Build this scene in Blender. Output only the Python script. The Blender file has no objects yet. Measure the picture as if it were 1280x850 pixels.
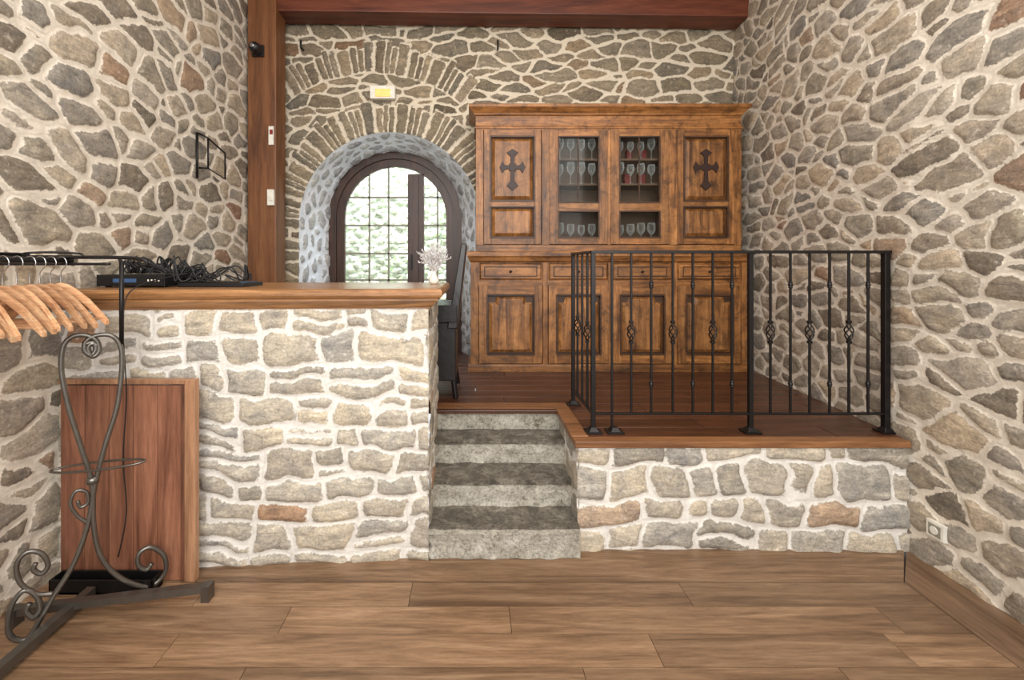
import bpy, math, random
import numpy as np
from mathutils import Vector, Matrix
random.seed(4); rng=np.random.RandomState(3)
F=540.0; H=1.5; CX=590.0; CY=330.0
def PX(px,Y): return (px-CX)/F*Y
def PZ(py,Y): return H-(py-CY)/F*Y
scene=bpy.context.scene

# ---------------------------------------------------------------- materials
def newmat(name):
    m=bpy.data.materials.new(name); m.use_nodes=True
    nt=m.node_tree; b=nt.nodes['Principled BSDF']; return m,nt,b
def N(nt,t,**kw):
    n=nt.nodes.new(t)
    for k,v in kw.items(): setattr(n,k,v)
    return n
def ramp(nt,stops):
    r=N(nt,'ShaderNodeValToRGB'); e=r.color_ramp.elements
    while len(e)<len(stops): e.new(0.5)
    for i,(p,c) in enumerate(stops):
        e[i].position=p; e[i].color=(c[0],c[1],c[2],1)
    return r
def srgb(r,g,b):
    f=lambda c:(c/255/12.92 if c/255<=.04045 else ((c/255+.055)/1.055)**2.4)
    return (f(r),f(g),f(b))
def noise(nt,vec,scale,detail=4,rough=.55,dist=0):
    n=N(nt,'ShaderNodeTexNoise'); n.inputs['Scale'].default_value=scale
    n.inputs['Detail'].default_value=detail; n.inputs['Roughness'].default_value=rough
    n.inputs['Distortion'].default_value=dist
    if vec: nt.links.new(vec,n.inputs['Vector'])
    return n
def mathn(nt,op,a,b=None,c=None):
    n=N(nt,'ShaderNodeMath',operation=op)
    for i,x in enumerate((a,b,c)):
        if x is None: continue
        if isinstance(x,(int,float)): n.inputs[i].default_value=x
        else: nt.links.new(x,n.inputs[i])
    return n.outputs[0]
def mixc(nt,fac,a,b,bt='MIX'):
    n=N(nt,'ShaderNodeMix',data_type='RGBA',blend_type=bt)
    for idx,x in ((0,fac),(6,a),(7,b)):
        if isinstance(x,(int,float)): n.inputs[idx].default_value=x
        elif isinstance(x,tuple): n.inputs[idx].default_value=(x[0],x[1],x[2],1)
        else: nt.links.new(x,n.inputs[idx])
    return n.outputs[2]
def bump(nt,b,h,strength,dist):
    n=N(nt,'ShaderNodeBump'); n.inputs['Strength'].default_value=strength; n.inputs['Distance'].default_value=dist
    nt.links.new(h,n.inputs['Height']); nt.links.new(n.outputs[0],b.inputs['Normal'])
def plain(name,col,rough=.6,metal=0,bmp=0,emit=None):
    m,nt,b=newmat(name)
    tc=N(nt,'ShaderNodeTexCoord'); n=noise(nt,tc.outputs['Object'],25,4)
    c=mixc(nt,n.outputs[0],tuple(x*.75 for x in col),tuple(min(1,x*1.25) for x in col))
    nt.links.new(c,b.inputs['Base Color']); b.inputs['Roughness'].default_value=rough; b.inputs['Metallic'].default_value=metal
    if bmp: bump(nt,b,n.outputs[0],bmp,.01)
    if emit:
        b.inputs['Emission Color'].default_value=(*emit[0],1); b.inputs['Emission Strength'].default_value=emit[1]
    return m
def stone_mat(name,stops,mortar1,mortar2,gain=1.0):
    m,nt,b=newmat(name)
    tc=N(nt,'ShaderNodeTexCoord'); ob=tc.outputs['Object']
    sd=N(nt,'ShaderNodeAttribute',attribute_name='sd').outputs['Fac']
    rc=N(nt,'ShaderNodeAttribute',attribute_name='rc').outputs['Fac']
    n1=noise(nt,ob,26,6,.72); n2=noise(nt,ob,9,6,.7,.6); n3=noise(nt,ob,85,4,.7)
    d=mathn(nt,'ADD',sd,mathn(nt,'MULTIPLY',mathn(nt,'SUBTRACT',n1.outputs[0],.5),.046))
    fac=N(nt,'ShaderNodeMapRange',interpolation_type='SMOOTHSTEP')
    nt.links.new(d,fac.inputs[0]); fac.inputs[1].default_value=-.002; fac.inputs[2].default_value=.0035
    r=ramp(nt,stops); nt.links.new(rc,r.inputs[0])
    st=N(nt,'ShaderNodeMapping'); st.inputs['Scale'].default_value=(6,6,20)
    rot=N(nt,'ShaderNodeCombineXYZ'); ra=mathn(nt,'MULTIPLY',mathn(nt,'SUBTRACT',rc,.5),1.6)
    nt.links.new(ra,rot.inputs[0]); nt.links.new(ra,rot.inputs[1]); nt.links.new(rot.outputs[0],st.inputs['Rotation'])
    nt.links.new(ob,st.inputs[0]); n5=noise(nt,st.outputs[0],1.6,8,.74,.8)
    var=ramp(nt,[(.27,(.38,.375,.37)),(.42,(.84,.83,.82)),(.56,(1.05,1.04,1.02)),(.72,(1.6,1.56,1.48))]); nt.links.new(n5.outputs[0],var.inputs[0])
    c=mixc(nt,1,r.outputs[0],var.outputs[0],'MULTIPLY')
    var2=ramp(nt,[(.33,(.72,.73,.76)),(.6,(1.16,1.12,1.05))]); nt.links.new(n2.outputs[0],var2.inputs[0])
    c=mixc(nt,.9,c,var2.outputs[0],'MULTIPLY')
    var3=ramp(nt,[(.3,(.66,.66,.66)),(.65,(1.22,1.22,1.22))]); nt.links.new(n3.outputs[0],var3.inputs[0])
    c=mixc(nt,.85,c,var3.outputs[0],'MULTIPLY')
    sm=ramp(nt,[(.58,(0,0,0)),(.70,(.5,.5,.5))]); nt.links.new(n1.outputs[0],sm.inputs[0])
    mo=mixc(nt,n2.outputs[0],mortar1,mortar2)
    c=mixc(nt,sm.outputs[0],c,mo)
    mo=mixc(nt,.25,mo,var3.outputs[0],'MULTIPLY')
    col=mixc(nt,fac.outputs[0],mo,c)
    nt.links.new(col,b.inputs['Base Color']); b.inputs['Roughness'].default_value=.9
    b.inputs['Specular IOR Level'].default_value=.2
    h=mathn(nt,'ADD',mathn(nt,'MULTIPLY',fac.outputs[0],.22),mathn(nt,'ADD',mathn(nt,'MULTIPLY',n3.outputs[0],.35),mathn(nt,'MULTIPLY',n5.outputs[0],.55)))
    bump(nt,b,h,.6,.014)
    return m
def wood(name,dark,mid,light,axis='X',scale=1.0,rough=.4,rnd=.35,worn=0,bmp=.25):
    m,nt,b=newmat(name)
    tc=N(nt,'ShaderNodeTexCoord')
    at=N(nt,'ShaderNodeAttribute',attribute_name='rnd').outputs['Fac']
    off=N(nt,'ShaderNodeVectorMath',operation='ADD'); nt.links.new(tc.outputs['Object'],off.inputs[0])
    cx=N(nt,'ShaderNodeCombineXYZ'); k=mathn(nt,'MULTIPLY',at,37.0)
    for i in range(3): nt.links.new(k,cx.inputs[i])
    nt.links.new(cx.outputs[0],off.inputs[1])
    mp=N(nt,'ShaderNodeMapping'); s=[14*scale]*3; s['XYZ'.index(axis)]=1.1*scale
    mp.inputs['Scale'].default_value=s; nt.links.new(off.outputs[0],mp.inputs[0])
    n1=noise(nt,mp.outputs[0],1.0,8,.62,1.2); n2=noise(nt,mp.outputs[0],6,5,.75)
    r=ramp(nt,[(.30,dark),(.5,mid),(.72,light)]); nt.links.new(n1.outputs[0],r.inputs[0])
    g=ramp(nt,[(.35,(.66,.64,.62)),(.6,(1.08,1.08,1.08))]); nt.links.new(n2.outputs[0],g.inputs[0])
    c=mixc(nt,.85,r.outputs[0],g.outputs[0],'MULTIPLY')
    v=mathn(nt,'ADD',mathn(nt,'MULTIPLY',mathn(nt,'SUBTRACT',at,.5),rnd*2),1.0)
    vv=N(nt,'ShaderNodeCombineXYZ')
    for i in range(3): nt.links.new(v,vv.inputs[i])
    c=mixc(nt,1,c,vv.outputs[0],'MULTIPLY')
    if worn:
        n3=noise(nt,tc.outputs['Object'],9,8,.75,.6); w=ramp(nt,[(.36,(.24,.20,.17)),(.47,(.8,.76,.72)),(.6,(1.15,1.1,1.05))]); nt.links.new(n3.outputs[0],w.inputs[0])
        c=mixc(nt,worn,c,w.outputs[0],'MULTIPLY')
    nt.links.new(c,b.inputs['Base Color'])
    rr=N(nt,'ShaderNodeMapRange'); nt.links.new(n2.outputs[0],rr.inputs[0]); rr.inputs[3].default_value=rough-.08; rr.inputs[4].default_value=rough+.12
    nt.links.new(rr.outputs[0],b.inputs['Roughness'])
    bump(nt,b,n2.outputs[0],bmp,.004)
    return m
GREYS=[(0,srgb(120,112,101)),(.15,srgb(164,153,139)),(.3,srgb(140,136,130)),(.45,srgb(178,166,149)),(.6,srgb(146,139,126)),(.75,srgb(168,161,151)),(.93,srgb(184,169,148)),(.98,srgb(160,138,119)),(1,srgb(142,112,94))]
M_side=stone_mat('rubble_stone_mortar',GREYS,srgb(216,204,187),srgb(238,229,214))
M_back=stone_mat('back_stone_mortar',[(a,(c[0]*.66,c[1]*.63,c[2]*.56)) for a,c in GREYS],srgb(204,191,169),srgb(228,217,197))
M_bar=stone_mat('bar_stone_mortar',[(0,srgb(150,145,136)),(.3,srgb(188,180,166)),(.5,srgb(166,163,157)),(.7,srgb(198,188,170)),(.96,srgb(174,167,156)),(.99,srgb(178,152,128)),(1,srgb(168,136,112))],srgb(222,216,206),srgb(240,236,229))
M_reveal=stone_mat('reveal_stone_mortar',[(0,srgb(158,160,164)),(.5,srgb(186,188,190)),(1,srgb(148,150,154))],srgb(218,222,228),srgb(236,240,246))
def stepmat(name,stops,spec):
    m,nt,b=newmat(name); tc=N(nt,'ShaderNodeTexCoord'); o=tc.outputs['Object']
    a=noise(nt,o,11,8,.78,.5); c=noise(nt,o,60,6,.8); r=ramp(nt,stops); nt.links.new(a.outputs[0],r.inputs[0])
    g=ramp(nt,[(.36,(.35,.34,.32)),(.48,(.95,.95,.94)),(.60,(1.15,1.15,1.13)),(.70,(1.5,1.5,1.48))]); nt.links.new(c.outputs[0],g.inputs[0])
    cc=mixc(nt,.9,r.outputs[0],g.outputs[0],'MULTIPLY'); nt.links.new(cc,b.inputs['Base Color']); b.inputs['Roughness'].default_value=spec
    bump(nt,b,mathn(nt,'ADD',a.outputs[0],mathn(nt,'MULTIPLY',c.outputs[0],.5)),1,.025); return m
M_riser=stepmat('step_riser_stone',[(.32,srgb(126,118,104)),(.42,srgb(190,182,167)),(.6,srgb(220,214,201))],.85)
M_tread=stepmat('step_tread_slate',[(.32,srgb(76,70,62)),(.48,srgb(116,108,96)),(.62,srgb(164,156,142))],.45)
M_floor=wood('floor_oak',srgb(98,74,54),srgb(133,104,78),srgb(158,129,101),'X',1.15,.36,.24)
M_floorY=wood('floor_oak_border',srgb(90,68,50),srgb(120,93,70),srgb(140,112,87),'Y',1.0,.38,.15)
M_plat=wood('platform_oak_dark',srgb(50,28,18),srgb(80,47,31),srgb(104,64,43),'X',1.0,.28,.2)
M_nose=wood('nosing_oak',srgb(98,64,40),srgb(138,94,60),srgb(162,114,74),'X',1.0,.35,.12)
M_count=wood('counter_oak',srgb(112,78,46),srgb(158,112,70),srgb(188,140,92),'X',1.0,.28,.08)
M_cabV=wood('cabinet_oak_v',srgb(80,49,24),srgb(148,100,54),srgb(184,133,80),'Z',1.3,.4,.20,.8)
M_cabH=wood('cabinet_oak_h',srgb(80,49,24),srgb(144,96,51),srgb(180,129,76),'X',1.3,.4,.20,.8)
M_cabD=wood('cabinet_groove_dark',srgb(40,24,14),srgb(72,46,26),srgb(98,64,36),'X',1.3,.45,.15,.3)
M_inner=plain('cabinet_inside_dark',srgb(96,72,54),.7)
M_beam=wood('beam_red_wood',srgb(66,30,18),srgb(104,52,32),srgb(128,70,44),'X',.7,.5,.1)
M_post=wood('post_brown_wood',srgb(80,46,26),srgb(120,75,42),srgb(142,95,56),'Z',.7,.5,.1)
M_board=wood('board_mahogany',srgb(80,48,35),srgb(124,81,61),srgb(150,104,80),'Z',.8,.38,.32)
M_boardF=wood('board_frame',srgb(114,82,58),srgb(160,118,88),srgb(184,142,108),'Z',.8,.4,.1)
M_hang=wood('hanger_beech',srgb(170,116,80),srgb(214,164,122),srgb(230,190,150),'X',1.5,.35,.22)
M_doorw=wood('door_dark_wood',srgb(38,22,16),srgb(64,38,27),srgb(86,54,38),'Z',1,.4,.1)
M_iron=plain('wrought_iron',srgb(46,44,44),.38,.75)
M_iron2=plain('brushed_iron',srgb(118,114,108),.33,.85)
M_black=plain('black_plastic',srgb(22,22,24),.35)
M_cable=plain('cable_rubber',srgb(20,20,22),.5)
M_white=plain('white_plastic',srgb(226,222,210),.4)
M_exit=plain('exit_sign_face',srgb(235,200,120),.4,emit=(srgb(255,190,90),.3))
M_red=plain('red_card_and_reflection',srgb(128,34,28),.5)  # red of the notice, also of the imitated glass reflections
M_leath=plain('black_leather',srgb(28,24,24),.35,0,.2)
M_feather=plain('dried_pampas',srgb(238,234,232),.8)
M_muntin=plain('muntin_paint',srgb(140,136,122),.5)
M_ceil=wood('ceiling_boards',srgb(90,50,28),srgb(130,78,46),srgb(150,96,60),'X',.8,.5,.15)
M_steel=plain('hook_steel',srgb(190,190,190),.25,1)
M_blue=plain('display_blue',srgb(60,90,130),.3)
M_crossm=plain('cross_dark',srgb(44,20,12),.5)
def glassmat(name,tint,refl,lit=0):
    m,nt,b=newmat(name); nt.nodes.remove(b)
    out=[n for n in nt.nodes if n.type=='OUTPUT_MATERIAL'][0]
    tr=N(nt,'ShaderNodeBsdfTransparent'); tr.inputs[0].default_value=(*tint,1)
    gl=N(nt,'ShaderNodeBsdfGlossy'); gl.inputs['Roughness'].default_value=.12 if lit else .05
    lw=N(nt,'ShaderNodeLayerWeight'); lw.inputs[0].default_value=refl
    mx=N(nt,'ShaderNodeMixShader'); nt.links.new(lw.outputs['Facing'],mx.inputs[0])
    nt.links.new(tr.outputs[0],mx.inputs[1]); nt.links.new(mx.outputs[0],out.inputs[0])
    if lit:
        df=N(nt,'ShaderNodeBsdfDiffuse'); df.inputs[0].default_value=(.9,.92,.93,1)
        m2=N(nt,'ShaderNodeMixShader'); m2.inputs[0].default_value=.45
        nt.links.new(gl.outputs[0],m2.inputs[1]); nt.links.new(df.outputs[0],m2.inputs[2]); nt.links.new(m2.outputs[0],mx.inputs[2])
    else: nt.links.new(gl.outputs[0],mx.inputs[2])
    return m
M_glass=glassmat('pane_glass',(.95,.97,.96),.08)
M_wine=glassmat('wine_glass_crystal',(.95,.96,.96),.55,1)

# ---------------------------------------------------------------- mesh builder
class MB:
    def __init__(s): s.v=[]; s.f=[]; s.m=[]; s.r=[]; s.mats=[]; s.sm=[]
    def mi(s,mat):
        if mat not in s.mats: s.mats.append(mat)
        return s.mats.index(mat)
    def add(s,vs,fs,mat,rnd=None,smooth=False):
        o=len(s.v); s.v+= [tuple(v) for v in vs]; i=s.mi(mat); r=random.random() if rnd is None else rnd
        for f in fs: s.f.append([a+o for a in f]); s.m.append(i); s.r.append(r); s.sm.append(smooth)
    def box(s,x0,x1,y0,y1,z0,z1,mat,rnd=None):
        x0,x1=min(x0,x1),max(x0,x1); y0,y1=min(y0,y1),max(y0,y1); z0,z1=min(z0,z1),max(z0,z1)
        vs=[(x,y,z) for z in(z0,z1) for y in(y0,y1) for x in(x0,x1)]
        s.add(vs,[(0,2,3,1),(4,5,7,6),(0,1,5,4),(2,6,7,3),(0,4,6,2),(1,3,7,5)],mat,rnd)
    def hexa(s,b,t,mat,rnd=None):
        s.add(list(b)+list(t),[(3,2,1,0),(4,5,6,7),(0,1,5,4),(1,2,6,5),(2,3,7,6),(3,0,4,7)],mat,rnd)
    def prism(s,poly,y0,y1,mat,rnd=None):
        n=len(poly); vs=[(x,y0,z) for x,z in poly]+[(x,y1,z) for x,z in poly]
        fs=[list(range(n)),list(range(2*n-1,n-1,-1))]+[(i,i+n,(i+1)%n+n,(i+1)%n) for i in range(n)]
        s.add(vs,fs,mat,rnd)
    def loft(s,rings,mat,cap=True,rnd=None,smooth=False,closed=True):
        n=len(rings[0]); vs=[p for r in rings for p in r]; fs=[]
        for k in range(len(rings)-1):
            for i in range(n if closed else n-1):
                j=(i+1)%n; fs.append((k*n+i,k*n+j,(k+1)*n+j,(k+1)*n+i))
        if cap: fs.append(list(range(n))[::-1]); fs.append([(len(rings)-1)*n+i for i in range(n)])
        s.add(vs,fs,mat,rnd,smooth)
    def lathe(s,cx,cy,z0,prof,mat,seg=12,smooth=True):
        s.loft([[(cx+r*math.cos(2*math.pi*i/seg),cy+r*math.sin(2*math.pi*i/seg),z0+z) for i in range(seg)] for r,z in prof],mat,True,None,smooth)
    def tube(s,pts,r,mat,seg=8,smooth=True,sub=6,sq=False):
        P=[Vector(p) for p in pts]
        if sub and len(P)>2:
            Q=[]
            for i in range(len(P)-1):
                p0=P[max(i-1,0)];p1=P[i];p2=P[i+1];p3=P[min(i+2,len(P)-1)]
                for k in range(sub):
                    t=k/sub; Q.append(.5*((2*p1)+(p2-p0)*t+(2*p0-5*p1+4*p2-p3)*t*t+(3*p1-p0-3*p2+p3)*t**3))
            Q.append(P[-1]); P=Q
        rings=[]; up=None
        for i,p in enumerate(P):
            d=(P[min(i+1,len(P)-1)]-P[max(i-1,0)])
            if d.length<1e-9: d=Vector((0,0,1))
            d.normalize()
            if up is None:
                up=d.orthogonal().normalized() if not sq else (Vector((0,0,1)) if abs(d.z)<.9 else Vector((1,0,0)))
            up=(up-d*up.dot(d)); up=up.normalized() if up.length>1e-6 else d.orthogonal().normalized()
            sd=d.cross(up); rr=r(i/(len(P)-1)) if callable(r) else r
            a0=math.pi/4 if sq else 0; ns=4 if sq else seg
            rings.append([tuple(p+(up*math.cos(a0+2*math.pi*k/ns)+sd*math.sin(a0+2*math.pi*k/ns))*rr) for k in range(ns)])
        s.loft(rings,mat,True,None,smooth and not sq)
    def done(s,name,bevel=0,seg=2):
        me=bpy.data.meshes.new(name); me.from_pydata(s.v,[],s.f)
        for m in s.mats: me.materials.append(m)
        me.polygons.foreach_set('material_index',s.m); me.polygons.foreach_set('use_smooth',s.sm)
        a=me.attributes.new('rnd','FLOAT','FACE'); a.data.foreach_set('value',s.r)
        me.update()
        import bmesh
        bm=bmesh.new(); bm.from_mesh(me); bmesh.ops.recalc_face_normals(bm,faces=bm.faces); bm.to_mesh(me); bm.free()
        ob=bpy.data.objects.new(name,me); scene.collection.objects.link(ob)
        if bevel:
            b=ob.modifiers.new('bevel','BEVEL'); b.width=bevel; b.segments=seg; b.limit_method='ANGLE'; b.angle_limit=.6
        return ob

# ---------------------------------------------------------------- stone heightfields
def hsh(a,b,s): 
    x=np.sin(a*127.1+b*311.7+s*74.7)*43758.5453; return x-np.floor(x)
def vn(u,v,s):
    iu=np.floor(u);iv=np.floor(v);fu=u-iu;fv=v-iv;fu=fu*fu*(3-2*fu);fv=fv*fv*(3-2*fv)
    return (hsh(iu,iv,s)*(1-fu)+hsh(iu+1,iv,s)*fu)*(1-fv)+(hsh(iu,iv+1,s)*(1-fu)+hsh(iu+1,iv+1,s)*fu)*fv
def warp(u,v,amp,sc,s):
    a=amp*(vn(u/sc,v/sc,s)-.5)*2+amp*.5*(vn(u/sc*2.3,v/sc*2.3,s+3)-.5)*2
    b=amp*(vn(u/sc,v/sc,s+7)-.5)*2+amp*.5*(vn(u/sc*2.3,v/sc*2.3,s+9)-.5)*2
    return u+a,v+b
def rubble(sx=.2,sy=.13,jit=.8,seed=1,k=.006,thr=.014,wamp=.025,wv=.3,tilt=0):
    def f(u,v):
        u0_,v0_=u,v
        u,v=warp(u,v,wamp,.16,seed)
        if tilt: u,v=u+tilt*.6*(vn(u0_/.7,v0_/.7,seed+21)-.5), v+tilt*(vn(u0_/.6,v0_/.9,seed+22)-.5)
        x=u/sx;y=v/sy; bx=np.floor(x);by=np.floor(y)
        def pt(ix,iy):
            return ix+.5+.5*(np.mod(iy,2))-.25+jit*(hsh(ix,iy,seed)-.5), iy+.5+jit*(hsh(ix,iy,seed+1)-.5), wv*hsh(ix,iy,seed+2)
        best=np.full(u.shape,1e9); X1=np.zeros_like(u);Y1=np.zeros_like(u);W1=np.zeros_like(u);I=np.zeros_like(u);J=np.zeros_like(u)
        for dj in range(-2,3):
            for di in range(-2,3):
                px,py,w=pt(bx+di,by+dj); d=(x-px)**2+(y-py)**2-w; m=d<best
                best=np.where(m,d,best);X1=np.where(m,px,X1);Y1=np.where(m,py,Y1);W1=np.where(m,w,W1);I=np.where(m,bx+di,I);J=np.where(m,by+dj,J)
        acc=np.zeros_like(u)
        for dj in range(-2,3):
            for di in range(-2,3):
                px,py,w=pt(bx+di,by+dj); Dx=px-X1;Dy=py-Y1; L=Dx*Dx+Dy*Dy; same=L<1e-9; L=np.where(same,1,L)
                fn=((x-px)**2+(y-py)**2-w-best)/2
                g=fn/np.sqrt((Dx/sx)**2+(Dy/sy)**2+1e-12)
                acc+=np.where(same,0,np.exp(-np.clip(g,-.1,.6)/k))
        d=-k*np.log(acc+1e-30)
        return d-thr-.008*(hsh(I,J,seed+8)-.4), hsh(I,J,seed+5)
    return f
def courses(hmin,hmax,wmin,wmax,seed,k=.007,thr=.010,wamp=.03,total=2.0,length=5,split=.3):
    r=random.Random(seed); rows=[-.2]
    while rows[-1]<total: rows.append(rows[-1]+r.uniform(hmin,hmax))
    spl=[]
    for _ in rows:
        s=[-3.5-r.random()*.3]
        while s[-1]<length: s.append(s[-1]+r.uniform(wmin,wmax)*(1 if r.random()>.3 else .6))
        spl.append(np.array(s))
    R=np.array(rows)
    def f(u,v):
        u0_,v0_=u,v
        u,v=warp(u,v,wamp,.19,seed)
        v=v+.05*(vn(u0_/.5,v0_/.4,seed+31)-.5); u=u+.04*(vn(u0_/.3,v0_/.25,seed+33)-.5)
        ri=np.clip(np.searchsorted(R,v)-1,0,len(R)-2); lo=R[ri].copy();hi=R[ri+1].copy()
        a=np.zeros_like(u);b=np.zeros_like(u);c=np.zeros_like(u)
        for q in range(len(R)-1):
            m=ri==q
            if not m.any(): continue
            S=spl[q]; si=np.clip(np.searchsorted(S,u[m])-1,0,len(S)-2)
            a[m]=u[m]-S[si]; b[m]=S[si+1]-u[m]; c[m]=si
        tall=(hi-lo)>hmin*1.12
        sp=(hsh(c,ri+0.,seed+40)<split)&tall
        mid=lo+(hi-lo)*(.38+.24*hsh(c,ri+0.,seed+41))+(a-b)*.10*(hsh(c,ri+0.,seed+42)-.5)
        up=v>mid
        lo=np.where(sp&up,mid,lo); hi=np.where(sp&~up,mid,hi); c2=c+np.where(sp&up,.37,0)
        sk=.35*(hsh(c+0*u,ri+0.,seed+50)-.5); sk2=.35*(hsh(c+1,ri+0.,seed+50)-.5); vm=v-(lo+hi)/2
        a=a+sk*vm; b=b-sk2*vm
        acc=sum(np.exp(-np.clip(z,-.1,.6)/k) for z in (v-lo,hi-v,a,b))
        return -k*np.log(acc+1e-30)-thr-.008*(hsh(c2,ri+0.0,seed)-.5), hsh(c2,ri+0.0,seed+5)
    return f
def surf(name,posfn,nrmfn,u0,u1,v0,v1,step,cellfn,mat,amp=.022,snap=None):
    nu=max(2,int(abs(u1-u0)/step)+1); nv=max(2,int(abs(v1-v0)/step)+1)
    U,V=np.meshgrid(np.linspace(u0,u1,nu),np.linspace(v0,v1,nv)); u=U.ravel();v=V.ravel()
    sd,rc=cellfn(u,v)
    t=np.clip((sd+.006)/.026,0,1); h=t*t*(3-2*t)*amp
    h+=.008*(vn(u/.10,v/.08,31)-.5)+.012*(vn(u/.45,v/.4,17)-.5)+.005*(vn(u/.035,v/.03,37)-.5)+ .007*(hsh(np.round(rc*1e4),0*u,2)-.5)*t
    idx=np.arange(nu*nv).reshape(nv,nu)
    fs=np.stack([idx[:-1,:-1],idx[:-1,1:],idx[1:,1:],idx[1:,:-1]],-1).reshape(-1,4)
    if snap is not None:
        ins,us,vs=snap(u,v); fk=~(ins[fs].all(axis=1)); fs=fs[fk]; u=np.where(ins,us,u); v=np.where(ins,vs,v); h=np.where(ins,0,h)
    P=posfn(u,v)+nrmfn(u,v)*h[:,None]
    me=bpy.data.meshes.new(name); me.from_pydata(P.tolist(),[],fs.tolist()); me.materials.append(mat)
    for nm,arr in (('sd',sd),('rc',rc)):
        a=me.attributes.new(nm,'FLOAT','POINT'); a.data.foreach_set('value',arr.astype(np.float32))
    me.polygons.foreach_set('use_smooth',[True]*len(me.polygons)); me.update()
    ob=bpy.data.objects.new(name,me); scene.collection.objects.link(ob); return ob
def C(*a): return np.stack(np.broadcast_arrays(*a),-1).astype(float)
ZT=4.25; YB=4.1; PLZ=.578
XL=-2.007; XR=2.294
surf('wall_left',lambda u,v:C(XL,u,v),lambda u,v:C(1.+0*u,0*u,0*u),-1.0,YB,0,ZT,.0125,rubble(.20,.13,.88,11,.0045,.0145,.020,.55,.16),M_side,.010)
def xr(y): return XR+np.clip(y-2.265,0,9)*(.196/1.835)
surf('wall_right',lambda u,v:C(xr(u),u,v),lambda u,v:C(-1.+0*u,0*u,0*u),-1.0,YB,0,ZT,.0125,rubble(.178,.112,.9,23,.004,.0120,.020,.55,.20),M_side,.010)
AX,AR,AZ=-.78,.86,1.89
rub=rubble(.25,.115,.75,41,.005,.011,.022,.5,.1)
def backcells(u,v):
    d,rc=rub(u,v)
    uw,vw=warp(u,v,.012,.2,5)
    def ring(cx,cz,a,b,th,lim,seed,d,rc):
        r=np.hypot(uw-cx,vw-cz); t=np.arctan2(uw-cx,vw-cz)
        rm=(a+b)/2; n=t*rm/th; n2=n+.3*np.sin(n*1.7+seed)
        i=np.floor(n2); fr=n2-i; tang=np.minimum(fr,1-fr)*th*r/rm
        bb=b-.09*hsh(i,0*i,seed)
        k=.006
        rad=np.minimum(r-a,bb-r)
        dd=-k*np.log(np.exp(-np.clip(tang,-.1,.5)/k)+np.exp(-np.clip(rad,-.1,.5)/k))-.009
        inside=(r>a)&(r<bb)&(np.abs(t)<lim)
        gap=np.where(np.abs(t)<lim,np.maximum(a-r,r-bb),np.maximum(.0,(np.abs(t)-lim)*rm))
        near=(~inside)&(r<b+.1)&(r>a-.1)
        d=np.where(inside,dd,np.where(near,np.minimum(d,gap-.004),d)); rc=np.where(inside,hsh(i,0*i,seed+3)*.9,rc)
        return d,rc
    d,rc=ring(-.93,1.99,1.32,1.64,.082,.68,3,d,rc)
    d,rc=ring(AX,AZ,AR-.02,AR+.32,.078,1.62,7,d,rc)
    return d,rc
def snap(u,v):
    dx=u-AX; dz=v-AZ; r=np.hypot(dx,dz)+1e-9
    up=dz>=0; ins=np.where(up,r<AR,np.abs(dx)<AR)
    us=np.where(up,AX+dx/r*AR,AX+np.sign(dx)*AR); vs=np.where(up,AZ+dz/r*AR,v)
    return ins,us,vs
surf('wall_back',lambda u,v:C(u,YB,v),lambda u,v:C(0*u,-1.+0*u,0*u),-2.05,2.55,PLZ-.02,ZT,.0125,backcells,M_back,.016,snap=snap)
BX,BR,BZ,BY=-.809,.69,1.99,4.58
def arch(s,cx,r,cz,z0):
    leg=cz-z0; L=2*leg+math.pi*r; d=s*L
    ang=np.clip((d-leg)/r,0,math.pi)
    x=cx-r*np.cos(ang); z=cz+r*np.sin(ang)
    z=np.where(d<leg,z0+d,np.where(d>leg+math.pi*r,cz-(d-leg-math.pi*r),z)); return x,z,ang
LL=2*(AZ-PLZ)+math.pi*AR
def revp(u,v):
    s=np.clip(u/LL,0,1); x0,z0,_=arch(s,AX,AR,AZ,PLZ-.02); x1,z1,_=arch(s,BX,BR,BZ,PLZ-.02); t=v/.5
    return C(x0*(1-t)+x1*t,YB-.004+(BY-YB)*t,z0*(1-t)+z1*t)
def revn(u,v):
    s=u/LL; _,_,a=arch(s,AX,AR,AZ,PLZ); k=np.clip(v/.05,0,1); return C(np.cos(a)*k,-.25*k,-np.sin(a)*k)
surf('trim_arch_reveal',revp,revn,0,LL,0,.5,.0125,rubble(.16,.12,.8,61,.008,.022,.02,.3),M_reveal,.018)

def ybar(x): return 2.104+(x-XL)*(.096/1.783)
XBR=-.224; BAR_T=1.275
cb=courses(.105,.165,.17,.33,12,.007,.0118,.030)
o1=surf('bar_wall',lambda u,v:C(u,ybar(u),v),lambda u,v:C(0*u,-1.+0*u,0*u),XL,XBR+.004,0,BAR_T,.0115,cb,M_bar,.016)
o2=surf('bar_wall_end',lambda u,v:C(XBR,2.2+u,v),lambda u,v:C(1.+0*u,0*u,0*u),-.018,.58,0,BAR_T,.0115,cb,M_bar,.008)
o2.parent=o1
cp=courses(.13,.20,.18,.34,9,.009,.0118,.036,split=.35)
o3=surf('platform_stone_front',lambda u,v:C(u,2.27,v),lambda u,v:C(0*u,-1.+0*u,0*u),.550,XR-.012,0,.545,.0115,cp,M_bar,.018)
o4=surf('platform_stone_side',lambda u,v:C(.56,2.27+u,v),lambda u,v:C(-1.+0*u,0*u,0*u),-.02,.55,0,.545,.0115,cp,M_bar,.008)
o4.parent=o3

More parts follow.
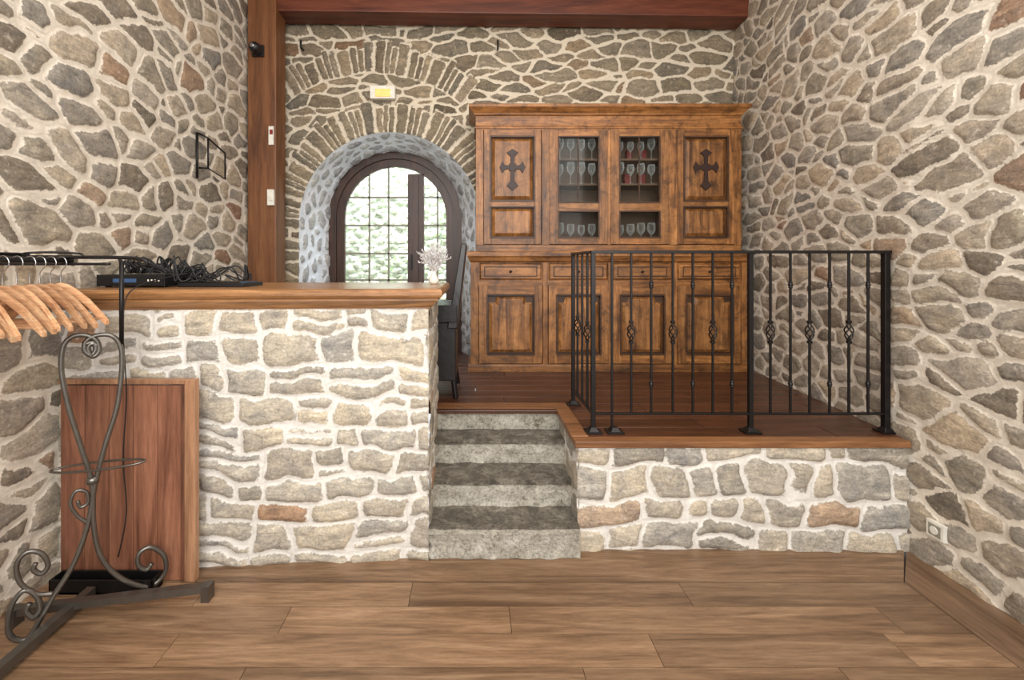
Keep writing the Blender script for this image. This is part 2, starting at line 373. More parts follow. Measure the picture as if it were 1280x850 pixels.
def roughbox(name_mb,x0,x1,y0,y1,z0,z1,mat,amp,seed,step=.018):
    def grid(fn,n,m):
        vs=[];fs=[]
        for j in range(m+1):
            for i in range(n+1): vs.append(fn(i/n,j/m))
        for j in range(m):
            for i in range(n): a=j*(n+1)+i; fs.append((a,a+1,a+n+2,a+n+1))
        return vs,fs
    nx=int((x1-x0)/step)+1; ny=max(2,int((y1-y0)/step)); nz=max(2,int((z1-z0)/step))
    def d(p):
        x,y,z=p; a=np.array
        q=lambda s:float(vn(a([x/.06+y*7]),a([z/.05+y/.07]),s)[0])-.5
        return (x+amp*.3*q(seed),y+amp*2*q(seed+1),z+amp*q(seed+2))
    for fn,n,m in ((lambda s,t:(x0+(x1-x0)*s,y0,z0+(z1-z0)*t),nx,nz),(lambda s,t:(x0+(x1-x0)*s,y0+(y1-y0)*t,z1),nx,ny),
                   (lambda s,t:(x0,y0+(y1-y0)*t,z0+(z1-z0)*s),nz,ny),(lambda s,t:(x1,y0+(y1-y0)*t,z0+(z1-z0)*s),nz,ny)):
        vs,fs=grid(fn,n,m); name_mb.add([d(p) for p in vs],fs,mat,smooth=True)
st=MB()
SY=[2.185,2.39,2.59,2.765]; SZ=[0,.148,.296,.438,.548]
for i in range(4):
    y0=SY[i]; y1=SY[i+1]+.05 if i<3 else 2.80
    x0=XBR+.001 if i==0 else XBR-.006; x1=.552 if i==0 else .566
    if i<3:
        roughbox(st,x0,x1,y0+.010,y1,SZ[i],SZ[i+1]-.016,M_riser,.012,20+i)
        roughbox(st,x0,x1,y0,y1,SZ[i+1]-.018,SZ[i+1]-.003,M_riser if i==0 else M_tread,.007,40+i)
        roughbox(st,x0+.002,x1-.002,y0+(.018 if i==0 else .006),y1,SZ[i+1]-.008,SZ[i+1]+.006,M_tread,.005,60+i)
    else:
        roughbox(st,x0,x1,y0,y1,SZ[i],SZ[i+1],M_riser,.010,29)
st.done('stone_steps')

# floor
fl=MB(); ys=[2.285,2.035]; 
while ys[-1]>-1: ys.append(ys[-1]-random.uniform(.125,.16))
g=.0012
fl.add([(-2.03,2.035+g,0),(2.035,2.035+g,0),(2.285,2.285,0),(-2.03,2.285,0)],[(0,1,2,3)],M_floor,.42)
fl.add([(2.035+g,-1,0),(2.3,-1,0),(2.3,2.285,0),(2.035+g,2.035-g,0)],[(0,1,2,3)],M_floorY,.42)
for a,b in zip(ys[1:-1],ys[2:]):
    x=-2.03-random.random()*1.4
    while x<2.035:
        x2=x+random.choice([.95,1.25,1.6,1.9])
        xa,xb=max(x,-2.03),min(x2,2.035)
        if xb>xa+.02: fl.box(xa+g,xb-g,b+g,a-g,-.02,0,M_floor)
        x=x2
fl.box(-2.03,2.3,-1,2.285,-.04,-.021,M_cabD)
fl.done('floor')
pf=MB(); y=2.30
while y<4.62:
    y2=min(y+.14,4.62); xa=.62 if y2<2.86 else XL
    if y2>4.12: lo,hi=AX-AR,AX+AR
    else: lo,hi=xa,2.29+max(0,(y-2.265))*.1068
    x=lo-random.random()
    while x<hi:
        x2=x+random.uniform(.9,1.6); a,b=max(x,lo),min(x2,hi)
        if b>a+.02: pf.box(a+g,b-g,y+g,y2-g,PLZ-.022,PLZ,M_plat)
        x=x2
    y=y2
pf.box(.535,2.28,2.24,2.31,PLZ-.034,PLZ+.001,M_nose,.5)
pf.box(.535,.625,2.312,2.80,PLZ-.034,PLZ+.001,M_nose,.4)
pf.box(XBR-.3,.625,2.755,2.87,PLZ-.034,PLZ+.0015,M_nose,.45)
pf.done('platform_floor',.004)

ct=MB()
cor=[(XL+.03,ybar(XL)),(XBR,2.2),(XBR,2.80),(XL+.03,2.80)]; sg=[(0,-1),(1,-1),(1,1),(0,1)]
prof=[(-.02,1.276),(.012,1.276),(.012,1.280),(.022,1.286),(.032,1.298),(.048,1.312),(.056,1.318),(.056,1.328),(.070,1.334),(.077,1.345),(.077,1.362),(.071,1.374),(.060,1.378)]
ct.loft([[(c[0]+s_[0]*p,c[1]+s_[1]*p,z) for c,s_ in zip(cor,sg)] for p,z in prof],M_count)
ct.done('bar_counter_top')

b=MB(); b.hexa([(-2.0,3.84,3.755),(2.47,3.84,3.70),(2.47,4.06,3.70),(-2.0,4.06,3.755)],[(-2.0,3.84,4.1),(2.47,3.84,4.1),(2.47,4.06,4.1),(-2.0,4.06,4.1)],M_beam); b.done('ceiling_beam',.01)
b=MB(); b.box(PX(309,3.8),PX(345,3.8),3.8,4.0,PLZ,3.83,M_post); b.done('wooden_post',.01)
b=MB(); 
yy=1.2
while yy<4.1:
    b.box(-2.02,2.5,yy+.002,yy+.148,ZT,ZT+.03,M_ceil); yy+=.15
b.done('ceiling')

# ---------------------------------------------------------------- arched window door
w=MB()
def archpts(cx,cz,r,z0,n=24):
    p=[(cx-r,z0)]+[(cx-r*math.cos(math.pi*i/n),cz+r*math.sin(math.pi*i/n)) for i in range(n+1)]+[(cx+r,z0)]; return p
def archring(ro,ri,y0,y1,mat,z0=PLZ):
    A=archpts(BX,BZ,ro,z0);B=archpts(BX,BZ,ri,z0)
    rings=[[(a[0],y0,a[1]),(a[0],y1,a[1]),(c[0],y1,c[1]),(c[0],y0,c[1])] for a,c in zip(A,B)]
    w.loft(rings,mat)
archring(.70,.62,4.54,4.64,M_doorw); archring(.625,.56,4.57,4.62,M_doorw); archring(.56,.535,4.56,4.60,M_doorw)
mx0,mx1=PX(510,4.58),PX(530,4.58)
w.box(mx0,mx1,4.56,4.63,PLZ,BZ+.46,M_doorw); w.box((mx0+mx1)/2-.03,(mx0+mx1)/2+.03,4.535,4.56,PLZ,BZ+.44,M_doorw)
w.box(BX-.62,BX+.62,4.57,4.62,PLZ,1.12,M_doorw)
ri=.54
def topz(x): return BZ+math.sqrt(max(0,ri*ri-(x-BX)**2))
for px_ in (462,486,547):
    x=PX(px_,4.6); w.box(x-.009,x+.009,4.585,4.605,1.1,topz(x),M_muntin)
for py_ in (247,282,317,350):
    z=PZ(py_,4.6); dx=ri if z<BZ else math.sqrt(max(0,ri*ri-(z-BZ)**2))
    w.box(BX-dx,mx0,4.585,4.605,z-.009,z+.009,M_muntin)
    if BX+dx>mx1: w.box(mx1,BX+dx,4.585,4.605,z-.009,z+.009,M_muntin)
w.box(mx0+.03,mx0+.05,4.50,4.53,1.45,1.6,M_iron)
gp=archpts(BX,BZ,.55,1.1); w.prism(gp,4.607,4.611,M_glass)
w.done('window_1')

surf('garden_wall',lambda u,v:C(u,6.6,v),lambda u,v:C(0*u,-1.+0*u,0*u),-5,3.4,-.2,5,.03,rubble(.15,.095,.85,77,.006,.008,.03,.4),
  stone_mat('garden_stone',[(0,srgb(130,136,116)),(.4,srgb(210,211,200)),(.7,srgb(150,160,134)),(1,srgb(224,224,216))],srgb(140,150,128),srgb(192,197,180)),.05)
b=MB(); b.box(-5,3.4,4.72,6.55,.40,.5,plain('garden_gravel',srgb(210,206,195),.9)); b.done('garden_ground')
leaf=plain('ivy_leaf',srgb(140,164,112),.6)
b=MB()
for i in range(2000):
    x=random.uniform(-3,1.4); z=random.uniform(.5,4.2)
    if float(vn(np.array([x*2.6]),np.array([z*2.6]),4)[0])<.58: continue
    y=6.52-random.random()*.1; s=random.uniform(.02,.045); a=random.random()*6.28; t=random.uniform(-.04,.04)
    b.add([(x+s*math.cos(a),y+t,z+s*math.sin(a)),(x+s*.5*math.cos(a+1.5),y,z+s*.5*math.sin(a+1.5)),(x-s*math.cos(a),y-t,z-s*math.sin(a)),(x-s*.5*math.cos(a+1.5),y,z-s*.5*math.sin(a+1.5))],[(0,1,2,3)],leaf)
b.done('ivy_leaves')

# ---------------------------------------------------------------- cabinet
YC=3.69; cX=lambda p:PX(p,YC); cZ=lambda p:PZ(p,YC)
cb_=MB(); YBK=4.05
V,Hh,Dk=M_cabV,M_cabH,M_cabD
def ringprof(x0,x1,yf,prof,mat):
    cb_.loft([[(x0-p,yf-p,z),(x1+p,yf-p,z),(x1+p,YBK,z),(x0-p,YBK,z)] for p,z in prof],mat)
def frustum(x0,x1,z0,z1,y,depth,ins,mat):
    cb_.loft([[(x0,y,z0),(x1,y,z0),(x1,y,z1),(x0,y,z1)],[(x0+ins,y-depth,z0+ins),(x1-ins,y-depth,z0+ins),(x1-ins,y-depth,z1-ins),(x0+ins,y-depth,z1-ins)]],mat)
def frame(x0,x1,z0,z1,yf,t,w_,hw=None,matv=V,math_=Hh):
    hw=hw or w_
    cb_.box(x0,x0+w_,yf,yf+t,z0,z1,matv); cb_.box(x1-w_,x1,yf,yf+t,z0,z1,matv)
    cb_.box(x0+w_,x1-w_,yf,yf+t,z1-hw,z1,math_); cb_.box(x0+w_,x1-w_,yf,yf+t,z0,z0+hw,math_)
def mould(x0,x1,z0,z1,yf,w_=.012):
    frame(x0,x1,z0,z1,yf,.02,w_,None,Dk,Dk)
xl,xr_=cX(587),cX(936)
YL=YC+.0
cb_.box(xl+.01,xr_-.01,YL+.03,YBK,PLZ+.0,cZ(318),V,.4)
ringprof(xl+.005,xr_-.005,YL+.02,[(.02,PLZ),(.02,PLZ+.05),(.008,PLZ+.065)],Hh)
ringprof(xl,xr_,YL+.005,[(-.01,cZ(328)),(.004,cZ(326)),(.012,cZ(322)),(.022,cZ(320)),(.022,cZ(315.5)),(.014,cZ(314))],Hh)
cols=[(598,679),(685,762),(765,842),(847,928)]
for i,(a,c) in enumerate(cols):
    x0,x1=cX(a),cX(c)
    z0,z1=cZ(350),cZ(329)
    frustum(x0+.01,x1-.01,z0,z1,YL+.03,.018,.012,Hh); mould(x0+.05,x1-.05,z0+.028,z1-.028,YL+.006,.007)
    cb_.lathe((x0+x1)/2,YL,(z0+z1)/2-.01,[(.002,0),(.011,.004),(.013,.01),(.011,.016),(.002,.02)],M_iron,8)
    z0,z1=PLZ+.07,cZ(357)
    frame(x0+.006,x1-.006,z0,z1,YL+.004,.028,.075,.085)
    px0,px1,pz0,pz1=x0+.081,x1-.081,z0+.085,z1-.085
    mould(px0-.012,px1+.012,pz0-.012,pz1+.012,YL-.004,.014)
    cb_.box(px0,px1,YL+.026,YL+.03,pz0,pz1,Dk)
    e=.05
    def sp(i_):
        X0,X1,Z0,Z1=px0+i_,px1-i_,pz0+i_,pz1-i_
        return [(X0,Z0),(X1,Z0),(X1,Z1-e),(X1-e,Z1-e),(X1-e*1.2,Z1),(X0+e*1.2,Z1),(X0+e,Z1-e),(X0,Z1-e)]
    cb_.loft([[(x,YL+.026,z) for x,z in sp(.01)],[(x,YL+.006,z) for x,z in sp(.035)]],V)
for p in (682,763.5,844.5):
    cb_.box(cX(p)-.02,cX(p)+.02,YL+.01,YL+.03,PLZ+.06,cZ(328),V)
cb_.box(xl+.01,cX(598),YL+.008,YL+.03,PLZ+.06,cZ(328),V); cb_.box(cX(928),xr_-.01,YL+.008,YL+.03,PLZ+.06,cZ(328),V)
cb_.box(xl+.01,xr_-.01,YL+.012,YL+.03,cZ(357),cZ(351),Hh)
YU=YC+.035; ux0,ux1=cX(595),cX(930); zb,zt=cZ(314),cZ(156)
s0,s1=cX(684),cX(844)
cb_.box(ux0,s0,YU+.03,YBK,zb,zt,V,.5); cb_.box(s1,ux1,YU+.03,YBK,zb,zt,V,.5)
cb_.box(s0,s1,YBK-.02,YBK,zb,zt,M_inner); cb_.box(s0,s1,YU+.03,YBK,zb,cZ(305),M_inner); cb_.box(s0,s1,YU+.03,YBK,cZ(165),zt,M_inner)
cb_.box((s0+s1)/2-.012,(s0+s1)/2+.012,YU+.03,YBK-.02,zb,zt,M_inner)
SH=[cZ(228),cZ(258)]
for z in SH+[cZ(196)]: cb_.box(s0,s1,YU+.06,YBK-.02,z-.008,z+.008,M_inner)
cb_.box(ux0,ux1,YU+.004,YU+.03,zb,cZ(306),Hh); cb_.box(ux0,ux1,YU+.004,YU+.03,cZ(161),zt,Hh)
for a,c in ((595,604),(678,688),(761,765),(838,849),(921,930)):
    cb_.box(cX(a),cX(c),YU+.0,YU+.03,cZ(306),cZ(161),V)
ringprof(ux0,ux1,YU+.01,[(-.01,cZ(160)),(.012,cZ(159)),(.012,cZ(157)),(.003,cZ(155)),(.003,cZ(143)),(.015,cZ(142)),(.02,cZ(140)),(.045,cZ(136)),(.062,cZ(134)),(.062,cZ(130.5)),(.05,cZ(129.5))],Hh)
def crossp(cx,cz,s):
    def arm(dx,dz,L):
        nx,nz=-dz,dx; w0,w1,w2=.014*s,.018*s,.05*s
        return [(cx+dx*w0*1.2-nx*w0,cz+dz*w0*1.2-nz*w0),(cx+dx*L*.62-nx*w1,cz+dz*L*.62-nz*w1),(cx+dx*L*.84-nx*w2,cz+dz*L*.84-nz*w2),(cx+dx*L*.95-nx*w2*.45,cz+dz*L*.95-nz*w2*.45),(cx+dx*L*1.06,cz+dz*L*1.06),(cx+dx*L*.95+nx*w2*.45,cz+dz*L*.95+nz*w2*.45),(cx+dx*L*.84+nx*w2,cz+dz*L*.84+nz*w2),(cx+dx*L*.62+nx*w1,cz+dz*L*.62+nz*w1),(cx+dx*w0*1.2+nx*w0,cz+dz*w0*1.2+nz*w0)]
    return [arm(0,1,.15*s),arm(-1,0,.105*s),arm(0,-1,.19*s),arm(1,0,.105*s)]
for a,c,cc in ((605,677,641),(849,921,885)):
    x0,x1=cX(a),cX(c); z0,z1=cZ(305),cZ(161)
    frame(x0,x1,z0,z1,YU-.004,.03,.06,.06)
    zm=cZ(254); cb_.box(x0+.06,x1-.06,YU-.004,YU+.026,zm-.03,zm+.03,Hh)
    for q0,q1 in ((z0+.06,zm-.03),(zm+.03,z1-.06)):
        mould(x0+.05,x1-.05,q0-.01,q1+.01,YU-.011,.014)
        cb_.box(x0+.06,x1-.06,YU+.022,YU+.026,q0,q1,Dk)
        frustum(x0+.068,x1-.068,q0+.008,q1-.008,YU+.022,.02,.028,V)
    for poly in crossp(cX(cc),cZ(208),1.0): cb_.prism(poly,YU-.010,YU+.004,M_crossm)
    cb_.box(cX(cc)-.03,cX(cc)+.03,YU-.0105,YU+.002,cZ(208)-.03,cZ(208)+.03,M_crossm)
for a,c in ((688,761),(765,838)):
    x0,x1=cX(a),cX(c); z0,z1=cZ(305),cZ(161); w_=.078
    frame(x0,x1,z0,z1,YU-.004,.03,w_,.06)
    zm=cZ(258); cb_.box(x0+w_,x1-w_,YU-.004,YU+.026,zm-.04,zm+.04,Hh)
    for q0,q1 in ((z0+.06,zm-.04),(zm+.04,z1-.06)):
        mould(x0+w_-.008,x1-w_+.008,q0-.008,q1+.008,YU-.010,.012)
        cb_.box(x0+w_,x1-w_,YU+.012,YU+.015,q0,q1,M_glass)
    cb_.box((x0+x1)/2-.005,(x0+x1)/2+.005,YU+.006,YU+.014,zm+.04,z1-.06,Dk)
cabinet=cb_.done('oak_buffet_cabinet',.003,1)
gl=MB()
gp=[(.034,0),(.034,.003),(.006,.008),(.004,.02),(.004,.08),(.012,.09),(.032,.115),(.037,.14),(.034,.175),(.031,.19)]
for zs in (cZ(305)+.001,SH[0]+.009,cZ(196)+.009):
    for a,c in ((697,752),(775,829)):
        for k in range(4):
            x=cX(a)+(cX(c)-cX(a))*(k+.5)/4; sc=random.choice([.9,.95,1.0])
            if zs+.19*sc>cZ(167): sc=.8
            gl.lathe(x,YU+.10,zs,[(r*sc,z*sc) for r,z in gp],M_wine,12)
gl.done('wine_glasses')
rd=MB()  # red blocks imitate the red reflections in the right glass door
for k in range(2):
    x=cX(798)+k*.13; rd.box(x,x+.05,YBK-.09,YBK-.03,cZ(196)+.01,cZ(196)+.13,M_red); rd.box(x-.02,x+.04,YBK-.09,YBK-.03,SH[0]+.01,SH[0]+.13,M_red)
rd.done('red_reflection_blocks',.004)

# ---------------------------------------------------------------- railing
rl=MB(); YR=2.371; rx=lambda p:PX(p,YR); ZTOP=PZ(315,YR); ZBOT=PZ(517,YR); XS=.664; YSB=2.835
def bar(x,y,z0,z1,h): rl.box(x-h,x+h,y-h,y+h,z0,z1,M_iron)
rl.box(XS-.014,rx(1112),YR-.016,YR+.016,ZTOP-.008,ZTOP+.008,M_iron)
rl.box(XS-.016,XS+.016,YR,YSB,ZTOP-.008,ZTOP+.008,M_iron)
rl.box(XS,rx(1107),YR-.012,YR+.012,ZBOT-.005,ZBOT+.005,M_iron)
rl.box(XS-.012,XS+.012,YR,YSB,ZBOT-.005,ZBOT+.005,M_iron)
def plate(x,y): 
    rl.box(x-.045,x+.045,y-.035,y+.035,PLZ+.001,PLZ+.009,M_iron); rl.loft([[(x-.028,y-.028,PLZ+.008),(x+.028,y-.028,PLZ+.008),(x+.028,y+.028,PLZ+.008),(x-.028,y+.028,PLZ+.008)],[(x-.014,y-.014,PLZ+.03),(x+.014,y-.014,PLZ+.03),(x+.014,y+.014,PLZ+.03),(x-.014,y+.014,PLZ+.03)]],M_iron)
for x,y in ((XS,YR),(rx(938),YR),(rx(1107),YR),(XS,YSB)):
    bar(x,y,PLZ,ZTOP,.0115 if x!=rx(1107) else .015)
    plate(x,y)
bar(rx(765),YR,PLZ,ZTOP,.006); plate(rx(768),YR)
def basket(x,y,zc):
    for k in range(4):
        pts=[]
        for t in range(9):
            s=t/8; a=k*math.pi/2+s*math.pi*1.2; r=.018*math.sin(math.pi*s)+.003
            pts.append((x+r*math.cos(a),y+r*math.sin(a),zc-.05+.1*s))
        rl.tube(pts,.004,M_iron,6,sub=2)
    for q in (-.055,.055): rl.box(x-.010,x+.010,y-.010,y+.010,zc+q-.008,zc+q+.008,M_iron)
def collar(x,y,zc): rl.lathe(x,y,zc-.02,[(.007,0),(.012,.006),(.009,.012),(.014,.02),(.009,.028),(.012,.034),(.007,.04)],M_iron,8)
bp=[789,814,841,866,891,915,963,988,1012,1037,1061,1085]
for i,p in enumerate(bp):
    x=rx(p); 
    if i%2==0:
        zc=PZ(415,YR); bar(x,YR,ZBOT,zc-.05,.0055); bar(x,YR,zc+.05,ZTOP,.0055); basket(x,YR,zc)
    else:
        bar(x,YR,ZBOT,ZTOP,.0055); collar(x,YR,PZ(356,YR)); collar(x,YR,PZ(480,YR))
for k in range(1,4):
    y=YR+(YSB-YR)*k/4
    if k%2: bar(XS,y,ZBOT,1.06,.0062); bar(XS,y,1.16,ZTOP,.0062); basket(XS,y,1.11)
    else: bar(XS,y,ZBOT,ZTOP,.0062)
rl.done('iron_railing',.0015,1)

# ---------------------------------------------------------------- coat rack
A=Vector((-1.81,1.70)); B=Vector((-1.43,2.0)); d=(B-A).normalized(); n=Vector((-d.y,d.x))
def RP(px,py):
    a=(px-CX)/F; t=A.dot(n)/(a*n.x+n.y); return (a*t,t,max(.012,H-(py-CY)/F*t))
cr=MB(); I2=M_iron2
cr.tube([RP(*p) for p in [(108,430),(116,428),(120,436),(114,444),(106,438),(108,426),(122,419),(140,420),(151,434),(152,465),(146,510),(132,555),(119,605),(110,655),(92,705),(64,750),(38,795),(22,806),(11,790),(14,758),(30,738),(45,744),(50,760),(42,772),(33,764),(37,754)]],.010,I2)
cr.tube([RP(*p) for p in [(122,432),(115,429),(110,436),(116,446),(124,438),(120,425),(106,419),(90,421),(79,434),(77,465),(86,510),(100,555),(115,605),(117,655),(126,695),(150,722),(185,733),(206,716),(205,694),(188,684),(174,692),(173,706),(183,712),(190,704)]],.010,I2)
cr.tube([RP(*p) for p in [(66,742),(45,742),(25,728),(21,705),(34,690),(52,692),(60,706),(52,717),(42,712),(45,704)]],.009,I2)
cr.tube([RP(*p) for p in [(113,655),(98,646),(88,630),(95,614),(108,615),(110,628),(101,634),(97,626)]],.007,I2)
for z in ((116,600),):
    p=RP(*z); cr.lathe(p[0],p[1],p[2]-.015,[(.012,0),(.022,.004),(.022,.026),(.012,.03)],I2,10)
cc=RP(125,581); cr.tube([(cc[0]+.20*math.cos(t*math.pi/8),cc[1]-.01+.045*math.sin(t*math.pi/8),cc[2]+.02*math.cos(t*math.pi/8)) for t in range(17)],.005,I2,6)
u=RP(152,430); top=RP(152,326)
cr.tube([(u[0],u[1],u[2]+.0),(u[0],u[1],top[2])],.009,M_iron,sub=0)
RX=-1.76
cr.tube([(-1.98,1.80,1.53),(RX,1.88,1.53),(-1.55,1.92,1.528),(-1.47,1.93,1.52),(-1.455,1.935,1.503),(-1.475,1.93,1.495)],.008,M_iron)
cr.tube([(-1.98,1.80,1.50),(RX,1.88,1.50),(-1.60,1.91,1.50)],.006,M_iron)
cr.tube([(-1.93,1.86,1.53),(-1.86,1.80,1.545),(-1.8,1.86,1.55),(-1.74,1.92,1.545),(-1.70,1.88,1.53)],.005,M_iron)
cr.tube([(RX,1.90,1.515),(RX,.9,1.515)],.011,M_iron,sub=0)
cr.tube([(RX-.15,1.86,1.54),(RX-.15,.9,1.54)],.008,M_iron,sub=0)
cr.tube([(-1.70,1.93,.04),(-1.70,.9,.04)],.026,I2,sq=True,sub=0)
cr.tube([(-1.90,1.80,.055),(-1.19,1.93,.055)],.022,I2,sq=True,sub=0)
cr.box(-1.20,-1.165,1.91,1.955,.0,.07,I2); cr.box(-1.92,-1.885,1.775,1.82,0,.07,I2); cr.box(-1.72,-1.68,.9,.94,0,.05,I2)
for yq in (.92,):
    cr.tube([(RX+.17,yq,1.53),(RX+.17,yq,1.1),(RX+.05,yq,.7),(RX-.1,yq,.2),(RX-.16,yq,.02)],.009,I2)
    cr.tube([(RX-.17,yq,1.53),(RX-.17,yq,1.1),(RX-.05,yq,.7),(RX+.1,yq,.2),(RX+.16,yq,.02)],.009,I2)
cr.done('iron_coat_rack')
t=MB(); t.box(-1.92,-1.45,1.958,2.028,.0,.012,M_iron)
t.box(-1.92,-1.45,1.958,1.966,.0,.065,M_iron); t.box(-1.92,-1.45,2.02,2.028,.0,.065,M_iron); t.box(-1.92,-1.912,1.958,2.028,0,.065,M_iron); t.box(-1.458,-1.45,1.958,2.028,0,.065,M_iron)
t.done('drip_tray',.002)
hg=MB(); y=1.85
while y>1.02:
    yaw=random.uniform(-.13,.13); roll=random.uniform(-.05,.05); hw=.213; cz=1.412
    topc=[(-hw,-.150),(-.18,-.118),(-.12,-.062),(-.06,-.018),(-.025,.002),(0,.008),(.025,.002),(.06,-.018),(.12,-.062),(.18,-.118),(hw,-.150)]
    th=[.018,.028,.031,.032,.033,.034,.033,.032,.031,.028,.018]
    rings=[]
    for (xx,zz),h in zip(topc,th):
        q=.006+.004*abs(xx)/hw; yc=y+xx*math.sin(yaw)- .03*(abs(xx)/hw)**2; X=RX+xx*math.cos(yaw); zc=cz+zz+xx*roll
        rings.append([(X,yc-q,zc),(X,yc+q,zc),(X,yc+q,zc-h),(X,yc-q,zc-h)])
    hg.loft(rings,M_hang)
    hg.tube([(RX-.17,y-.17*math.sin(yaw)-.02,cz-.145),(RX+.17,y+.17*math.sin(yaw)-.02,cz-.145)],.005,M_hang,6,sub=0)
    hk=[(RX,y,cz),(RX,y,cz+.05),(RX+.018,y,cz+.075),(RX+.024,y,cz+.095),(RX+.012,y,cz+.115),(RX-.008,y,cz+.117),(RX-.02,y,cz+.104)]
    hg.tube(hk,.0024,M_steel,6,sub=3)
    y-=random.uniform(.036,.058)
hg.done('wooden_clothes_hangers',.004)

b=MB(); x0,x1=PX(76,2.05),PX(246,2.05); zt_=.955; y0,y1=2.035,2.07
n_=5; xs=np.linspace(x0+.0,x1-.07,n_+1)
for i in range(n_): b.box(xs[i]+.001,xs[i+1]-.001,y0+.012,y1-.004,.0,zt_-.03,M_board)
b.box(x1-.05,x1,y0,y1,.0,zt_,M_boardF); b.box(x0,x1-.05,y0,y1,zt_-.022,zt_,M_boardF); b.box(x1-.072,x1-.05,y0+.006,y1,.0,zt_-.022,M_board)
b.done('wooden_hatch_panel',.003)

b=MB(); b.box(-1.93,-1.58,2.22,2.5,1.386,1.445,M_black); b.box(-1.92,-1.59,2.214,2.221,1.392,1.44,M_black); b.box(-1.84,-1.72,2.212,2.2145,1.405,1.425,M_blue)
for k in range(4): b.lathe(-1.66+.018*k,2.216,1.41,[(.002,0),(.005,.001),(.005,.01),(.002,.011)],M_white,8)
for xx in(-1.9,-1.61): b.box(xx-.012,xx+.012,2.25,2.27,1.379,1.387,M_black)
b.done('audio_receiver',.003)
b=MB(); b.box(-1.54,-1.20,2.26,2.48,1.379,1.40,M_black); b.box(-1.50,-1.24,2.29,2.45,1.40,1.404,M_iron); b.box(-1.235,-1.21,2.3,2.44,1.40,1.403,M_blue); b.done('mixing_console',.004)
b=MB()
for k in range(18):
    pts=[]; x=random.uniform(-1.85,-1.45); y=random.uniform(2.3,2.45)
    for j in range(9):
        base=1.452 if x<-1.56 else 1.41
        pts.append((x,y,base+random.uniform(.03,.095) if j%2 else base)); x+=random.uniform(-.10,.13); y+=random.uniform(-.05,.05); x=min(max(x,-1.88),-1.28); y=min(max(y,2.25),2.5)
    b.tube(pts,.0042,M_cable,6)
b.tube([(-1.5,2.3,1.45),(-1.56,2.2,1.43),(-1.60,2.02,1.37),(-1.606,1.99,1.2),(-1.60,2.0,.9),(-1.615,2.0,.6),(-1.60,2.0,.35),(-1.63,1.99,.15)],.003,M_cable,6)
b.done('cable_tangle')
b=MB(); vx,vy=-.232,2.62
b.lathe(vx,vy,1.379,[(.022,0),(.03,.01),(.032,.03),(.02,.05),(.016,.06),(.02,.066)],M_white,14)
for k in range(60):
    a=random.random()*6.28; r=random.uniform(.02,.11); hh=random.uniform(.08,.20)
    p0=Vector((vx,vy,1.43)); p2=Vector((vx+r*math.cos(a),vy+r*math.sin(a),1.42+hh)); p1=p0.lerp(p2,.5)+Vector((0,0,.03))
    b.tube([p0,p1,p2],.0018,M_feather,4,sub=4)
    for q in range(14):
        s=q/14; c=p0.lerp(p1,.4+.6*s) if q%3==0 else p1.lerp(p2,s); aa=random.random()*6.28; l=.024*(1-s*.5)
        b.tube([c,c+Vector((l*math.cos(aa),l*math.sin(aa),l*1.1))],lambda t:.003*(1-t*.7),M_feather,3,sub=0)
b.done('pampas_bouquet')
b=MB(); cx,cy=-.30,3.15
b.box(cx-.2,cx+.2,cy-.22,cy+.22,1.10,1.22,M_leath)
b.hexa([(cx+.13,cy-.22,1.06),(cx+.20,cy-.22,1.06),(cx+.20,cy+.22,1.06),(cx+.13,cy+.22,1.06)],[(cx+.225,cy-.19,1.64),(cx+.265,cy-.19,1.64),(cx+.265,cy+.19,1.64),(cx+.225,cy+.19,1.64)],M_leath)
b.box(cx-.18,cx+.19,cy-.20,cy+.20,.70,1.10,M_leath)
for sx in (-1,1):
    for sy in (-1,1): b.tube([(cx+sx*.16,cy+sy*.17,.8),(cx+sx*.19,cy+sy*.19,PLZ)],.02,M_leath,sub=0)
b.done('bar_chair',.015)

b=MB(); b.box(PX(463,4.05),PX(494,4.05),4.03,4.085,PZ(124,4.05),PZ(108,4.05),M_white); b.box(PX(469,4.03),PX(488,4.03),4.024,4.03,PZ(121,4.03),PZ(111,4.03),M_exit); b.done('emergency_light',.005)
b=MB(); cx,cz=PX(320,3.75),PZ(61,3.75); 
b.box(cx-.05,cx+.05,3.775,3.80,cz-.05,cz+.05,M_black)
b.loft([[(cx+r*math.cos(a*math.pi/8),yy,cz+r*math.sin(a*math.pi/8)) for a in range(16)] for r,yy in ((.045,3.775),(.05,3.74),(.042,3.70),(.02,3.68),(.018,3.685))],M_black,smooth=True)
b.loft([[(cx+r*math.cos(a*math.pi/8),yy,cz+r*math.sin(a*math.pi/8)) for a in range(16)] for r,yy in ((.02,3.681),(.014,3.674))],M_steel)
b.done('security_camera',.003)
b=MB(); b.box(PX(336,3.79),PX(342,3.79),3.785,3.80,PZ(181,3.79),PZ(158,3.79),M_white); b.box(PX(337,3.785),PX(341,3.785),3.783,3.786,PZ(168,3.785),PZ(162,3.785),M_red); b.done('wall_notice')
b=MB(); b.box(PX(335,3.79),PX(343,3.79),3.77,3.80,PZ(257,3.79),PZ(237,3.79),M_white); b.box(PX(337,3.77),PX(341,3.77),3.764,3.771,PZ(251,3.77),PZ(243,3.77),M_white,.2); b.done('light_switch',.004)
b=MB(); 
b.tube([(-1.985,3.14,2.45),(-1.93,3.16,2.42),(-1.92,3.36,2.36),(-1.92,3.36,2.16),(-1.93,3.16,2.20),(-1.93,3.16,2.42)],.007,M_iron,sub=0)
b.tube([(-1.985,3.12,2.12),(-1.985,3.12,2.45)],.009,M_iron,sub=0); b.tube([(-1.985,3.14,2.2),(-1.93,3.16,2.20)],.007,M_iron,sub=0)
b.done('wall_bracket')
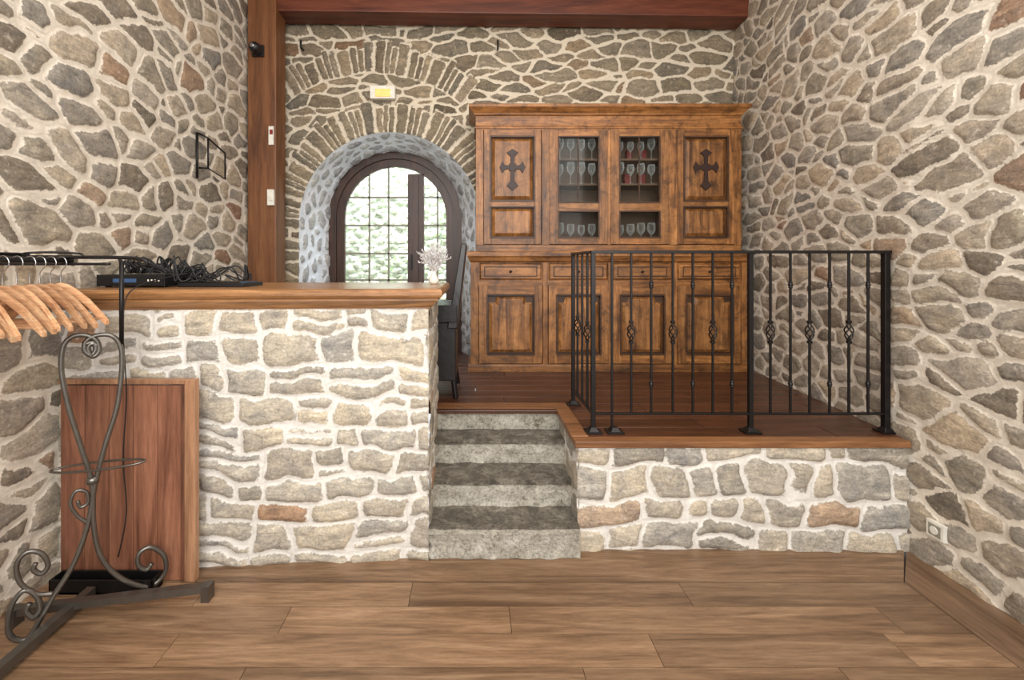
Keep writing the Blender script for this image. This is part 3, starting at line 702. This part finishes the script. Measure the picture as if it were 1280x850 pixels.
b=MB(); 
yy,zz=2.118,.194; b.box(XR-.026,XR-.004,yy-.04,yy+.04,zz-.04,zz+.04,M_white); b.box(XR-.029,XR-.026,yy-.028,yy+.028,zz-.028,zz+.028,M_muntin)
b.loft([[(xx,yy+.019*math.cos(a*math.pi/8),zz+.019*math.sin(a*math.pi/8)) for a in range(16)] for xx in (XR-.029,XR-.033)],M_white); b.done('wall_socket',.002)
for p in (378,622):
    b=MB(); x,z=PX(p,4.06),PZ(58,4.06); b.tube([(x,4.09,z-.02),(x,4.03,z-.03),(x,4.02,z+.0),(x,4.03,z+.04)],.009,M_iron); b.done('wall_hook')

# ---------------------------------------------------------------- lights / camera / world
wd=bpy.data.worlds.new('world'); scene.world=wd; wd.use_nodes=True
bg=wd.node_tree.nodes['Background']; bg.inputs[0].default_value=(.93,.96,1,1); bg.inputs[1].default_value=1.0
def area(name,loc,rot,sx,sy,p,col):
    l=bpy.data.lights.new(name,'AREA'); l.shape='RECTANGLE'; l.size=sx; l.size_y=sy; l.energy=p; l.color=col
    o=bpy.data.objects.new(name,l); o.location=loc; o.rotation_euler=rot; scene.collection.objects.link(o); return o
area('room_daylight',(0.2,-1.2,2.7),(math.radians(76),0,0),4,2.6,185,(1,.965,.915))
area('ceiling_fill',(0.3,1.9,4.15),(0,0,0),2.5,1.2,50,(1,.93,.84))  # added fill from above to brighten the room, no actual lamp there
area('garden_daylight',(-.8,5.6,4.4),(math.radians(20),0,0),4,1.6,850,(.84,.92,1))
area('garden_skylight',(-.8,5.2,3.2),(math.radians(-62),0,0),1.6,1.2,90,(.62,.80,1))
cd=bpy.data.cameras.new('camera'); cam=bpy.data.objects.new('camera',cd); scene.collection.objects.link(cam)
cd.sensor_width=36; cd.lens=36*F/1280; cd.shift_x=50/1280; cd.shift_y=-95/1280; cd.clip_start=.05
cam.location=(0,0,H); cam.rotation_euler=(math.pi/2,0,0); scene.camera=cam
scene.view_settings.view_transform='Standard'; scene.view_settings.exposure=0.04
